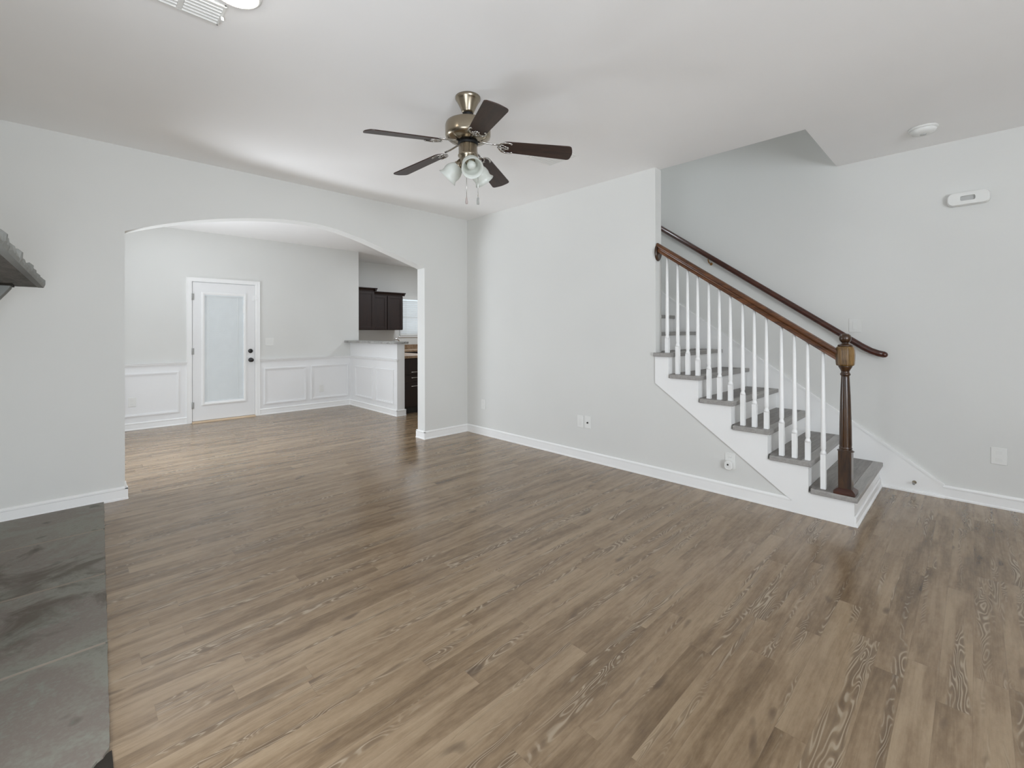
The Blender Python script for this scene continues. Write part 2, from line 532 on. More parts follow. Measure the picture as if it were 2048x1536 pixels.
# dining room / kitchen walls
DX0, DX1, DZ = 1.243, 2.056, 2.022      # door leaf opening
wd = MB()
wd.box(XL - 0.1, DX0, YD, YD + 0.12, 0, H)
wd.box(DX1, 3.742, YD, YD + 0.12, 0, H)
wd.box(DX0, DX1, YD, YD + 0.12, DZ, H)
struct(wd, 'wall_dining', WALL, 'pale dining room wall with the glazed door')
KX0, KX1, KZ0, KZ1 = 5.22, 6.28, 1.20, 2.06     # kitchen window
wk = MB()
wk.box(3.642, KX0, YK, YK + 0.12, 0, H)
wk.box(KX1, XK + 0.1, YK, YK + 0.12, 0, H)
wk.box(KX0, KX1, YK, YK + 0.12, 0, KZ0)
wk.box(KX0, KX1, YK, YK + 0.12, KZ1, H)
struct(wk, 'wall_kitchen', WALL, 'pale kitchen wall behind the dark wall cabinets')
struct(MB().box(3.642, 3.742, YD + 0.12, YK, 0, H), 'wall_kitchen_left', WALL)
struct(MB().box(XK, XK + 0.1, YA1, YK + 0.12, 0, H), 'wall_kitchen_right', WALL)
XP0, XP1, YP = 3.583, 3.712, 6.183
struct(MB().box(XP0, XP1, YP, YD, 0, 1.108), 'wall_peninsula', WAINS, 'white half wall carrying the granite bar top')


# ------------------------------------------------------------------ baseboards and trim
BP = [(0, 0), (0.020, 0), (0.020, 0.010), (0.014, 0.018), (0.014, 0.076), (0.018, 0.080), (0.018, 0.088), (0.006, 0.098), (0, 0.098)]
SHOE = [(0, 0), (0.018, 0), (0.018, 0.010), (0.012, 0.018), (0, 0.018)]


def run(mb, prof, normal, plane, a0, a1):
    """Sweep a moulding profile (out, z) along a straight wall."""
    s = 1 if normal[0] == '+' else -1
    mb.prism([(plane + s * u, v) for u, v in prof], 'y' if normal[1] == 'x' else 'x', a0, a1)


b = MB()
run(b, BP, '-y', YA0, XL, 0.326); run(b, BP, '+x', 0.308, YA0 - 0.018, YA1 + 0.018)
run(b, BP, '-y', YA0, 3.039, XB0); run(b, BP, '-x', 3.057, YA0 - 0.018, YA1 + 0.018)
run(b, BP, '+y', YA1, XL, 0.326); run(b, BP, '+y', YA1, 3.039, XK)
struct(b, 'baseboard_far', WHITE, 'white baseboard along the arched wall and its jambs')
BPF = [(min(u, 0.0155), v) for u, v in BP]
b = MB(); run(b, BPF, '-x', XB0, 0.926, YA0); struct(b, 'baseboard_right', WHITE, 'white baseboard along the wall left of the stairs')
b = MB(); run(b, BP, '-x', XC, YR, 0.18); struct(b, 'baseboard_stair', WHITE, 'white baseboard right of the stairs')
b = MB(); run(b, BP, '-y', YD, XL, 1.188); run(b, BP, '-y', YD, 2.116, XP0)
struct(b, 'baseboard_dining', WHITE, 'white baseboard under the panelled dining wall')
b = MB(); run(b, BP, '-x', XP0, YP - 0.018, YD); run(b, BP, '-y', YP, XP0 - 0.018, XP1 + 0.018); run(b, BP, '+x', XP1, YP - 0.018, YP + 0.06)
struct(b, 'baseboard_peninsula', WHITE, 'white baseboard around the bar half wall')
b = MB(); run(b, BP, '+x', XL, YR, 1.8); run(b, BP, '+y', YR, XL, XC); struct(b, 'baseboard_left', WHITE)

# stair skirt on the far wall
sk = MB()
SK = [(0.180, 0.0), (0.180, 0.104), (0.607, 0.411), (2.95, 2.045), (2.95, 0.0)]
sk.prism(SK, 'x', XC - 0.013, XC)
dirv = Vector((2.95 - 0.18, 2.045 - 0.104)).normalized(); nv = Vector((-dirv.y, dirv.x))
p0 = Vector((0.180, 0.090)); p1 = Vector((0.607, 0.397)); p2 = Vector((2.95, 2.031))
sk.prism([tuple(p0), tuple(p1), tuple(p2), tuple(p2 + nv * 0.020), tuple(p1 + nv * 0.020), tuple(p0 + nv * 0.018)], 'x', XC - 0.019, XC)
run(sk, SHOE, '-x', XC - 0.013, 0.17, yn(1) + OVER)
struct(sk, 'trim_1', WHITE, 'white sloping skirt board on the wall behind the staircase')

# dining chair rail and panel mouldings
RAILP = [(0, 0.832), (0.010, 0.832), (0.012, 0.842), (0.020, 0.852), (0.020, 0.862), (0.028, 0.868), (0.028, 0.876), (0, 0.876)]
t = MB()
for a0, a1 in ((XL, 1.188), (2.116, XP0)):
    run(t, RAILP, '-y', YD - 0.005, a0, a1)
    t.box(a0, a1, YD - 0.005, YD, 0.0, 0.84)
run(t, RAILP, '-x', XP0 - 0.0, YP - 0.012, YD); run(t, RAILP, '-y', YP, XP0 - 0.012, XP0 + 0.022)


def frame_y(mb, x0, x1, z0, z1, y, wdt=0.032, d=0.016):
    """A picture-frame moulding on a wall that faces -y."""
    for k, (o_, i_, dd) in enumerate(((0, wdt, d * 0.55), (0.004, wdt * 0.6, d))):
        mb.box(x0 + o_, x1 - o_, y - dd, y, z1 - i_, z1 - o_); mb.box(x0 + o_, x1 - o_, y - dd, y, z0 + o_, z0 + i_)
        mb.box(x0 + o_, x0 + i_, y - dd, y, z0 + i_, z1 - i_); mb.box(x1 - i_, x1 - o_, y - dd, y, z0 + i_, z1 - i_)


def frame_x(mb, y0, y1, z0, z1, x, wdt=0.032, d=0.016):
    for k, (o_, i_, dd) in enumerate(((0, wdt, d * 0.55), (0.004, wdt * 0.6, d))):
        mb.box(x - dd, x, y0 + o_, y1 - o_, z1 - i_, z1 - o_); mb.box(x - dd, x, y0 + o_, y1 - o_, z0 + o_, z0 + i_)
        mb.box(x - dd, x, y0 + o_, y0 + i_, z0 + i_, z1 - i_); mb.box(x - dd, x, y1 - i_, y1 - o_, z0 + i_, z1 - i_)


frame_y(t, -0.38, 0.34, 0.175, 0.745, YD - 0.005)
frame_y(t, 0.49, 1.098, 0.175, 0.750, YD - 0.005)
frame_y(t, 2.180, 2.824, 0.160, 0.732, YD - 0.005)
frame_y(t, 2.895, 3.545, 0.165, 0.735, YD - 0.005)
frame_x(t, 6.958, 7.60, 0.178, 0.705, XP0)
frame_x(t, 6.275, 6.85, 0.172, 0.708, XP0)
struct(t, 'trim_2', WAINS, 'white chair rail and framed panels around the dining room')

# ------------------------------------------------------------------ glazed door with blind
door = bpy.data.objects.new('door_1', None); col.objects.link(door)
door.location = (DX0, YD, 0); door['kind'] = 'structure'; BASES['door_1'] = (DX0, YD, 0)
door['label'] = 'white half-glazed back door with a closed blind behind its glass'
c = MB()
c.box(1.190, 1.226, YD - 0.018, YD, 0, 2.034); c.box(1.226, 1.243, YD - 0.012, YD, 0, 2.022)
c.box(2.074, 2.112, YD - 0.018, YD, 0, 2.034); c.box(2.056, 2.074, YD - 0.012, YD, 0, 2.022)
c.box(1.190, 2.112, YD - 0.018, YD, 2.034, 2.068); c.box(1.226, 2.074, YD - 0.012, YD, DZ, 2.034)
for x0, x1 in ((DX0 - 0.0, DX0 + 0.004), (DX1 - 0.004, DX1)):
    c.box(x0, x1, YD, YD + 0.10, 0, DZ)
c.box(1.182, 1.190, YD - 0.024, YD, 0, 2.068); c.box(2.112, 2.120, YD - 0.024, YD, 0, 2.068); c.box(1.182, 2.120, YD - 0.024, YD, 2.068, 2.078)
part(c, 'door_casing', WHITE, door)
sl = MB(); yf = YD + 0.006
gx0, gx1, gz0, gz1 = 1.392, 1.904, 0.284, 1.836
lx0, lx1 = DX0 + 0.010, DX1 - 0.007
sl.box(lx0, gx0, yf, yf + 0.044, 0.022, DZ - 0.007); sl.box(gx1, lx1, yf, yf + 0.044, 0.022, DZ - 0.007)
sl.box(gx0, gx1, yf, yf + 0.044, 0.022, gz0); sl.box(gx0, gx1, yf, yf + 0.044, gz1, DZ - 0.007)
leaf = part(sl, 'door_leaf', WAINS, door)
gf = MB()
for (a0, a1, b0, b1), wd_, dd in (((1.360, 1.936, 0.238, 1.878), 0.010, 0.012), ((1.370, 1.926, 0.248, 1.868), 0.014, 0.020), ((1.384, 1.912, 0.262, 1.854), 0.014, 0.010)):
    gf.box(a0, a0 + wd_, yf - dd, yf + 0.004, b0, b1); gf.box(a1 - wd_, a1, yf - dd, yf + 0.004, b0, b1)
    gf.box(a0 + wd_, a1 - wd_, yf - dd, yf + 0.004, b0, b0 + wd_); gf.box(a0 + wd_, a1 - wd_, yf - dd, yf + 0.004, b1 - wd_, b1)
part(gf, 'glass_frame', WHITE, leaf)
part(MB().box(gx0, gx1, yf + 0.006, yf + 0.010, gz0, gz1), 'glass_pane', GLASS, leaf)
bl = MB()
z = gz0 + 0.02
while z < gz1 - 0.03:
    yb = yf + 0.026
    bl.add([(gx0 + 0.006, yb - 0.004, z - 0.003), (gx1 - 0.006, yb - 0.004, z - 0.003), (gx1 - 0.006, yb + 0.003, z + 0.0135), (gx0 + 0.006, yb + 0.003, z + 0.0135),
            (gx0 + 0.006, yb - 0.0033, z - 0.0035), (gx1 - 0.006, yb - 0.0033, z - 0.0035), (gx1 - 0.006, yb + 0.0037, z + 0.013), (gx0 + 0.006, yb + 0.0037, z + 0.013)],
           [(0, 1, 2, 3), (7, 6, 5, 4), (0, 4, 5, 1), (2, 6, 7, 3), (1, 5, 6, 2), (3, 7, 4, 0)])
    z += 0.0145
bl.box(gx0 + 0.010, gx1 - 0.006, yf + 0.018, yf + 0.034, gz1 - 0.030, gz1 - 0.004)
bl.box(gx0 + 0.010, gx1 - 0.006, yf + 0.020, yf + 0.032, gz0 + 0.003, gz0 + 0.016)
part(bl, 'door_blind', BLIND, leaf)
for x in (1.444, 1.826):
    part(MB().box(x - 0.005, x + 0.005, yf + 0.0165, yf + 0.0185, gz0 + 0.01, gz1 - 0.02), 'ladder_tape', WHITE, leaf)
part(MB().box(1.889, 1.899, yf - 0.008, yf + 0.004, 1.585, 1.700), 'blind_slider', WHITE, leaf, 0.003)
rk = Matrix.Translation((1.996, yf, 0.868)) @ Matrix.Rotation(PI / 2, 4, 'X')
kn = MB().lathe([(0.034, 0.0), (0.034, 0.006), (0.028, 0.010), (0.012, 0.014), (0.011, 0.030), (0.022, 0.038), (0.030, 0.050), (0.030, 0.060), (0.022, 0.070), (1e-6, 0.073)], rk, 24)
part(kn, 'door_knob', BLACK, leaf)
rk = Matrix.Translation((1.993, yf, 1.006)) @ Matrix.Rotation(PI / 2, 4, 'X')
db = MB().lathe([(0.033, 0), (0.033, 0.008), (0.028, 0.016), (1e-6, 0.018)], rk, 24)
db.box(1.988, 1.998, yf - 0.036, yf - 0.014, 0.990, 1.022)
part(db, 'deadbolt', BLACK, leaf)
for zz in (1.802, 1.022, 0.248):
    hg = MB().lathe([(0.008, -0.045), (0.008, 0.045)], Matrix.Translation((DX0 + 0.004, YD - 0.010, zz)), 10)
    hg.box(DX0 + 0.006, DX0 + 0.030, YD - 0.004, YD + 0.008, zz - 0.045, zz + 0.045)
    part(hg, 'hinge', paint('hinge_nickel', (176, 176, 174), 0.4, 0.02, 0) if zz > 1.5 else bpy.data.materials['hinge_nickel'], door)
lt = MB().box(2.024, 2.052, YD - 0.008, YD + 0.006, 1.776, 1.856); lt.box(2.060, 2.092, YD - 0.026, YD - 0.012, 1.792, 1.830)
part(lt, 'door_guard', WHITE, door, 0.003)
part(MB().prism([(YD - 0.050, 0), (YD - 0.046, 0.010), (YD - 0.002, 0.018), (YD + 0.10, 0.018), (YD + 0.10, 0)], 'x', DX0 + 0.002, DX1 - 0.002), 'threshold', OAK, door)
part(MB().box(lx0, lx1, yf + 0.006, yf + 0.04, 0.0165, 0.023), 'door_sweep', RUBBER, door)

# ------------------------------------------------------------------ kitchen window and blind
win = bpy.data.objects.new('window_1', None); col.objects.link(win); win.location = (KX0, YK, KZ0); win['kind'] = 'structure'
win['label'] = 'kitchen window behind the white slatted blind'; BASES['window_1'] = (KX0, YK, KZ0)
f = MB()
f.box(KX0, KX0 + 0.04, YK + 0.05, YK + 0.10, KZ0, KZ1); f.box(KX1 - 0.04, KX1, YK + 0.05, YK + 0.10, KZ0, KZ1)
f.box(KX0 + 0.04, KX1 - 0.04, YK + 0.05, YK + 0.10, KZ0, KZ0 + 0.04); f.box(KX0 + 0.04, KX1 - 0.04, YK + 0.05, YK + 0.10, KZ1 - 0.04, KZ1)
f.box(KX0 + 0.04, KX1 - 0.04, YK + 0.055, YK + 0.095, 1.61, 1.65)
part(f, 'window_frame', WHITE, win)
part(MB().box(KX0 + 0.04, KX1 - 0.04, YK + 0.07, YK + 0.076, KZ0 + 0.04, KZ1 - 0.04), 'window_pane', GLASS, win)
part(MB().box(KX0 - 0.05, KX1 + 0.05, YK - 0.03, YK + 0.05, KZ0 - 0.025, KZ0), 'window_sill', WHITE, win, 0.004)
vb = thing('window_blind', 'white slatted blind covering the kitchen window beside the dark wall cabinets', 'window blind', (KX0, YK, KZ0))
part(MB().box(KX0 - 0.03, KX1 + 0.03, YK - 0.055, YK - 0.004, KZ1 - 0.045, KZ1 + 0.035), 'headrail', PLASTIC, vb, 0.004)
s_ = MB(); z = KZ0 + 0.055
while z < KZ1 - 0.05:
    yb = YK - 0.030
    s_.add([(KX0 - 0.02, yb - 0.012, z - 0.019), (KX1 + 0.02, yb - 0.012, z - 0.019), (KX1 + 0.02, yb + 0.012, z + 0.019), (KX0 - 0.02, yb + 0.012, z + 0.019),
            (KX0 - 0.02, yb - 0.0095, z - 0.020), (KX1 + 0.02, yb - 0.0095, z - 0.020), (KX1 + 0.02, yb + 0.0145, z + 0.018), (KX0 - 0.02, yb + 0.0145, z + 0.018)],
           [(0, 1, 2, 3), (7, 6, 5, 4), (0, 4, 5, 1), (2, 6, 7, 3), (1, 5, 6, 2), (3, 7, 4, 0)])
    z += 0.042
part(s_, 'slats', KBLIND, vb)
part(MB().box(KX0 - 0.02, KX1 + 0.02, YK - 0.045, YK - 0.015, KZ0 + 0.006, KZ0 + 0.034), 'bottom_rail', PLASTIC, vb, 0.004)
for x in (KX0 + 0.12, KX1 - 0.12):
    part(MB().box(x - 0.002, x + 0.002, YK - 0.0485, YK - 0.0470, KZ0 + 0.02, KZ1 - 0.04), 'ladder_cord', PLASTIC, vb)

# ------------------------------------------------------------------ kitchen cabinets and counters


def panel_door(parent, x0, x1, z0, z1, y, mat):
    d = MB(); fw = 0.055
    d.box(x0, x1, y - 0.012, y, z0, z1)
    d.box(x0, x0 + fw, y - 0.020, y - 0.012, z0, z1); d.box(x1 - fw, x1, y - 0.020, y - 0.012, z0, z1)
    d.box(x0 + fw, x1 - fw, y - 0.020, y - 0.012, z0, z0 + fw); d.box(x0 + fw, x1 - fw, y - 0.020, y - 0.012, z1 - fw, z1)
    return part(d, 'cabinet_door', mat, parent, 0.0025)


def crown(parent, x0, x1, y, yb, z):
    c = MB()
    prof = [(0, 0), (0.008, 0), (0.012, 0.018), (0.034, 0.040), (0.050, 0.052), (0.050, 0.064), (0, 0.064)]
    c.prism([(y - u, z + v) for u, v in prof], 'x', x0 - 0.0, x1 + 0.05)
    c.prism([(x1 + u, z + v) for u, v in prof], 'y', y - 0.05, yb)
    c.box(x0, x1, y, yb, z, z + 0.064)
    part(c, 'crown_moulding', mat_cab, parent)


mat_cab = CABINET
ca = thing('wall_cabinet', 'taller dark brown wall cabinet at the edge of the dining wall', 'kitchen cabinet', (3.80, YK, 1.335))
part(MB().box(3.76, 4.392, 8.47, YK - 0.001, 1.333, 2.115), 'cabinet_body', CABINET, ca, 0.002)
panel_door(ca, 3.78, 4.386, 1.345, 2.105, 8.468, CABINET)
crown(ca, 3.76, 4.392, 8.468, YK - 0.002, 2.112)
cb = thing('wall_cabinet', 'lower double-door dark brown wall cabinet next to the window blind', 'kitchen cabinet', (4.40, YK, 1.335))
part(MB().box(4.396, 5.092, 8.56, YK - 0.001, 1.333, 2.060), 'cabinet_body', CABINET, cb, 0.002)
panel_door(cb, 4.402, 4.715, 1.345, 2.045, 8.558, CABINET); panel_door(cb, 4.730, 5.086, 1.345, 2.045, 8.558, CABINET)
crown(cb, 4.396, 5.092, 8.558, YK - 0.002, 2.056)

lc = thing('base_cabinet', 'dark base cabinet with drawer pulls behind the bar half wall', 'kitchen cabinet', (3.72, 6.26, 0))
part(MB().box(3.745, 4.32, 6.262, YK - 0.02, 0.10, 0.875), 'cabinet_body', CABINET, lc, 0.002)
part(MB().box(3.748, 4.26, 6.31, YK - 0.02, 0.0, 0.10), 'toe_kick', BLACK, lc)
for z0, z1, zh in ((0.615, 0.865, 0.655), (0.500, 0.608, 0.566), (0.115, 0.493, 0.432)):
    dr = part(MB().box(3.752, 4.31, 6.244, 6.262, z0, z1), 'drawer', CABINET, lc, 0.002)
    ph = MB().tube([(3.862, 6.232, zh), (4.02, 6.232, zh)], 0.006, 10)
    ph.tube([(3.885, 6.246, zh), (3.885, 6.232, zh)], 0.004, 8); ph.tube([(3.997, 6.246, zh), (3.997, 6.232, zh)], 0.004, 8)
    part(ph, 'drawer_pull', CHROME, dr)
kc = MB().box(3.744, 4.36, 6.225, YK - 0.002, 0.876, 0.914)
tag(kc.build('kitchen_countertop', BROWNSTONE, loc=(3.72, 6.225, 0.876), bevel=0.004), 'brown speckled kitchen counter just behind the bar half wall', 'countertop')
bs = MB().box(4.362, XK - 0.002, 8.25, YK - 0.002, 0.876, 0.914)
bs.box(4.362, XK - 0.002, YK - 0.022, YK - 0.002, 0.914, 1.01)
tag(bs.build('kitchen_countertop', BROWNSTONE, loc=(5.2, 8.25, 0.876), bevel=0.004), 'brown speckled kitchen counter with a splashback below the window blind', 'countertop')
lb = thing('base_cabinet', 'dark base cabinet run below the kitchen window, mostly hidden by the arch', 'kitchen cabinet', (4.4, 8.3, 0))
part(MB().box(4.362, XK - 0.004, 8.29, YK - 0.01, 0.10, 0.874), 'cabinet_body', CABINET, lb, 0.002)
part(MB().box(4.362, XK - 0.004, 8.35, YK - 0.01, 0.0, 0.10), 'toe_kick', BLACK, lb)
fa = thing('faucet', 'small grey tap top showing just above the bar counter', 'faucet', (4.20, 7.45, 0.914))
part(MB().lathe([(0.026, 0), (0.026, 0.02), (0.016, 0.03), (0.015, 0.12)], Matrix.Translation((4.24, 7.45, 0.914)), 16), 'faucet_base', CHROME, fa)
part(MB().tube([(4.24, 7.45, 1.02), (4.24, 7.45, 1.12), (4.255, 7.45, 1.150), (4.29, 7.45, 1.162), (4.33, 7.45, 1.155), (4.36, 7.45, 1.13), (4.365, 7.45, 1.09)], 0.013, 12), 'faucet_spout', CHROME, fa)

bt = MB()
pts = [(3.47, YD - 0.006), (3.47, YP + 0.02), (3.50, YP - 0.035), (3.55, YP - 0.05), (3.72, YP - 0.05), (3.765, YP - 0.03), (3.78, YP + 0.02), (3.78, YD + 0.1), (3.744, YD + 0.1), (3.744, YD - 0.006)]
bt.prism(pts, 'z', 1.109, 1.143)
tag(bt.build('bar_countertop', GRANITE, loc=(3.6, YP, 1.109), bevel=0.006), 'grey granite bar top on the white half wall', 'countertop')

# ------------------------------------------------------------------ staircase
st = thing('staircase', 'white staircase with grey treads rising behind the pale wall', 'staircase', (XB0, yn(1), 0))
XO = 3.672       # outer edge of the tread overhang
XS = XC - 0.014
for k in range(1, NR + 1):
    y0 = yn(k); y1 = yn(k + 1) + OVER + 0.003; z1 = zt(k); z0 = z1 - TT
    nw = 0.066
    if k <= 5:
        main = [(XO + 0.018, y0 + nw), (XS, y0 + nw), (XS, y1), (XB0 + 0.02, y1), (XB0 + 0.02, yn(k + 1) + 0.006), (XO + 0.018, yn(k + 1) + 0.006)]
        nos = [(XO, y0), (XS, y0), (XS, y0 + nw), (XO + 0.018, y0 + nw), (XO + 0.018, yn(k + 1) + 0.006), (XO, yn(k + 1) + 0.006)]
    elif k == 6:
        main = [(XO + 0.018, y0 + nw), (XS, y0 + nw), (XS, y1), (XB1 + 0.003, y1), (XB1 + 0.003, YBE - 0.002), (XO + 0.018, YBE - 0.002)]
        nos = [(XO, y0), (XS, y0), (XS, y0 + nw), (XO + 0.018, y0 + nw), (XO + 0.018, YBE - 0.002), (XB0 - 0.002, YBE - 0.002), (XB0 - 0.002, YBE + 0.006), (XO, YBE + 0.006)]
    else:
        main = [(XB1 + 0.003, y0 + nw), (XS, y0 + nw), (XS, y1), (XB1 + 0.003, y1)]
        nos = [(XB1 + 0.003, y0), (XS, y0), (XS, y0 + nw), (XB1 + 0.003, y0 + nw)]
    tr = part(MB().prism(main, 'z', z0, z1), 'tread', TREAD, st)
    part(MB().prism(nos, 'z', z0, z1 + 0.0008), 'nosing', NOSING, tr, 0.004)
    zb = 0.0 if k == 1 else zt(k - 1)
    xr = XB0 if k <= 6 else XB1 + 0.003
    part(MB().box(xr, XS, y0 + OVER, y0 + OVER + 0.016, zb, z0), 'riser', WHITE, st)
sg = [(yn(1) + OVER - 0.002, 0), (yn(1) + OVER - 0.002, zt(1) - TT)]
for k in range(2, 7):
    sg += [(yn(k) + OVER, zt(k - 1) - TT), (yn(k) + OVER, zt(k) - TT)]
sg += [(YBE - 0.001, zt(6) - TT), (YBE - 0.001, 0.837), (0.926, 0.082), (0.926, 0)]
part(MB().prism(sg, 'x', XB0 - 0.0155, XB0 - 0.0005), 'stringer', WHITE, st)
sh = MB(); run(sh, SHOE, '-y', yn(1) + OVER - 0.002, XB0 - 0.014, XS)
run(sh, [(0, 0.0), (0.010, 0.0), (0.010, 0.060), (0.004, 0.068), (0, 0.068)], '-y', yn(1) + OVER - 0.001, XB0 - 0.012, XS)
part(sh, 'base_moulding', WHITE, st)

# balustrade
ba = thing('stair_balustrade', 'stained wooden banister with newel post and white spindles on the open stair side', 'banister', (3.737, 0.61, zt(1)))
XBAL = 3.737
RS = 0.1812 / 0.2575 * 0.978
rail_c = lambda y: 1.129 + (y - 0.657) * (2.006 - 1.129) / (1.925 - 0.657)
slope = (2.006 - 1.129) / (1.925 - 0.657)


def spindle_mesh(block, total, name):
    m = MB(); s = 0.0155
    m.box(-s, s, -s, s, 0, block)
    m.lathe([(s * 1.30, block - 0.0005), (s * 1.05, block + 0.016), (0.0125, block + 0.026), (0.0135, block + 0.034), (0.0155, block + 0.040), (0.0152, block + 0.10), (0.0125, total * 0.62), (0.0092, total)], None, 16)
    me_o = m.build(name, WHITE, None, local=True)
    return me_o


spots = [(6, 1.883), (5, 1.788), (5, 1.700), (5, 1.6145), (4, 1.523), (4, 1.439), (4, 1.3545), (3, 1.2635), (3, 1.180), (3, 1.0965), (2, 0.9965), (2, 0.9135), (2, 0.832), (1, 0.740)]
protos = {}
for k, y in spots:
    rel = y - yn(k)
    key = 0 if rel < 0.075 else (1 if rel < 0.165 else 2)
    block = (0.126, 0.176, 0.238)[key]
    total = rail_c(y) - 0.030 - zt(k)
    if key not in protos:
        protos[key] = spindle_mesh(block, total, 'baluster'); o = protos[key]
    else:
        o = protos[key].copy(); col.objects.link(o)
    o.parent = ba
    o.location = Vector((XBAL, y, zt(k) + 0.0008)) - Vector(BASES[ba.name])

# hand rail: moulded section swept along the rake
prof = [(-0.026, -0.030), (0.026, -0.030), (0.026, -0.016), (0.019, -0.008), (0.021, 0.0), (0.030, 0.008), (0.031, 0.020), (0.024, 0.030), (0.010, 0.035), (-0.010, 0.035), (-0.024, 0.030), (-0.031, 0.020), (-0.030, 0.008), (-0.021, 0.0), (-0.019, -0.008), (-0.026, -0.016)]
hr = MB(); vs = []
for y in (0.655, YBE - 0.010):
    for u, v in prof:
        vs.append((XBAL + u, y, rail_c(y) + v / math.cos(math.atan(slope))))
n = len(prof)
hr.add(vs, [tuple(range(n))[::-1], tuple(range(n, 2 * n))] + [(i, (i + 1) % n, n + (i + 1) % n, n + i) for i in range(n)])
part(hr, 'handrail', RAILWOOD, ba, 0.002)
ro = Matrix.Translation((3.741, YBE - 0.002, 1.993)) @ Matrix.Rotation(PI / 2, 4, 'X')
rs = MB().lathe([(0.058, 0), (0.060, 0.006), (0.056, 0.014), (0.048, 0.020), (0.044, 0.019), (1e-6, 0.021)], ro, 36, sx=0.92, sy=1.28)
part(rs, 'rosette', NEWELWOOD, ba)

# newel post
NY = 0.614; NX = 3.737
nwp = MB(); T = Matrix.Translation((NX, NY, 0))
nwp.box(NX - 0.037, NX + 0.037, NY - 0.037, NY + 0.037, 0.235, 0.487)
nwp.lathe([(0.050, 0.486), (0.040, 0.493), (0.034, 0.498), (0.038, 0.506), (0.034, 0.513), (0.0355, 0.53), (0.034, 0.66), (0.029, 0.86), (0.0235, 0.985), (0.0235, 0.992),
           (0.029, 0.997), (0.030, 1.003), (0.027, 1.008), (0.024, 1.014), (0.0235, 1.022), (0.029, 1.034), (0.037, 1.048), (0.040, 1.056), (0.036, 1.060)], T, 28)
newel = part(nwp, 'newel_post', NEWELWOOD, ba, 0.003)
cap = MB().lathe([(0.046, 1.058), (0.054, 1.066), (0.0565, 1.10), (0.0575, 1.135), (0.055, 1.165), (0.051, 1.184), (0.044, 1.190)], T, 8, rot=PI / 8, smooth=False)
part(cap, 'newel_block', wood('newel_block_wood', (72, 50, 22), (140, 108, 62), 0.33, (14, 14, 1.2), 3.2, 0.3), newel, 0.004)
fin = MB().lathe([(0.042, 1.189), (0.043, 1.197), (0.036, 1.203), (0.022, 1.207), (0.018, 1.212), (0.022, 1.216), (0.030, 1.224), (0.0345, 1.238), (0.0345, 1.250), (0.030, 1.264), (0.020, 1.273), (1e-6, 1.277)], T, 28)
part(fin, 'newel_finial', NEWELWOOD, newel)
pln = MB().prism([(NX - 0.060, NY - 0.060), (NX + 0.060, NY - 0.060), (NX + 0.060, NY + 0.060), (NX - 0.060, NY + 0.060)], 'z', zt(1) + 0.001, 0.222)
a, b_ = 0.060, 0.040
pln.add([(NX - a, NY - a, 0.222), (NX + a, NY - a, 0.222), (NX + a, NY + a, 0.222), (NX - a, NY + a, 0.222), (NX - b_, NY - b_, 0.240), (NX + b_, NY - b_, 0.240), (NX + b_, NY + b_, 0.240), (NX - b_, NY + b_, 0.240)],
        [(0, 1, 5, 4), (1, 2, 6, 5), (2, 3, 7, 6), (3, 0, 4, 7), (4, 5, 6, 7)])
part(pln, 'newel_plinth', DARKRAIL, newel, 0.003)

# wall handrail
wh = thing('wall_handrail', 'slim dark red-brown handrail fixed to the wall behind the staircase', 'handrail', (4.765, 0.55, 1.12))
XH = 4.768
P0 = Vector((XH, 2.75, 2.652)); P1 = Vector((XH, 0.662, 1.158))
pts = [P0, P0.lerp(P1, 0.5), P1]
pts += [Vector((XH, 0.610, 1.127)), Vector((XH, 0.560, 1.107)), Vector((XH, 0.522, 1.098))]
part(MB().tube(pts, 0.023, 16, r2=0.026).sphere((XH, 0.522, 1.098), 0.0235), 'rail', DARKRAIL, wh)
for yb in (1.948, 0.80):
    zb = P1.z + (yb - P1.y) * (P0.z - P1.z) / (P0.y - P1.y) - 0.026
    bk = part(MB().tube([(XH, yb, zb + 0.004), (XH, yb, zb - 0.018), (XH + 0.015, yb, zb - 0.040), (XC - 0.008, yb, zb - 0.050)], 0.006, 10), 'rail_bracket', BRASS, wh)
    part(MB().lathe([(0.015, 0), (0.014, 0.005), (0.006, 0.008)], Matrix.Translation((XC, yb, zb - 0.050)) @ Matrix.Rotation(-PI / 2, 4, 'Y'), 16), 'bracket_rose', BRASS, bk)

# ------------------------------------------------------------------ ceiling fan
FX, FY = 1.767, 2.195
fan = thing('ceiling_fan', 'five-blade ceiling fan with dark blades, nickel motor and three frosted shades', 'ceiling fan', (FX, FY, H))
T = Matrix.Translation((FX, FY, 0))
part(MB().lathe([(0.078, H), (0.078, H - 0.012), (0.072, H - 0.020), (0.066, H - 0.030), (0.050, H - 0.062), (0.038, H - 0.088), (0.034, H - 0.098)], T, 36), 'canopy', NICKEL, fan)
part(MB().lathe([(0.033, H - 0.097), (0.034, H - 0.106), (0.028, H - 0.118), (0.012, H - 0.122)], T, 28), 'hanger_ball', RUBBER, fan)
part(MB().lathe([(0.0125, H - 0.118), (0.0125, H - 0.150)], T, 20), 'downrod', NICKEL, fan)
part(MB().lathe([(0.020, H - 0.142), (0.060, H - 0.147), (0.118, H - 0.156), (0.136, H - 0.166), (0.140, H - 0.180), (0.140, H - 0.236), (0.136, H - 0.248), (0.118, H - 0.262), (0.085, H - 0.272), (0.060, H - 0.276)], T, 48), 'motor_housing', NICKEL, fan)
part(MB().lathe([(0.062, H - 0.274), (0.062, H - 0.292), (0.045, H - 0.298)], T, 32), 'flywheel', RUBBER, fan)
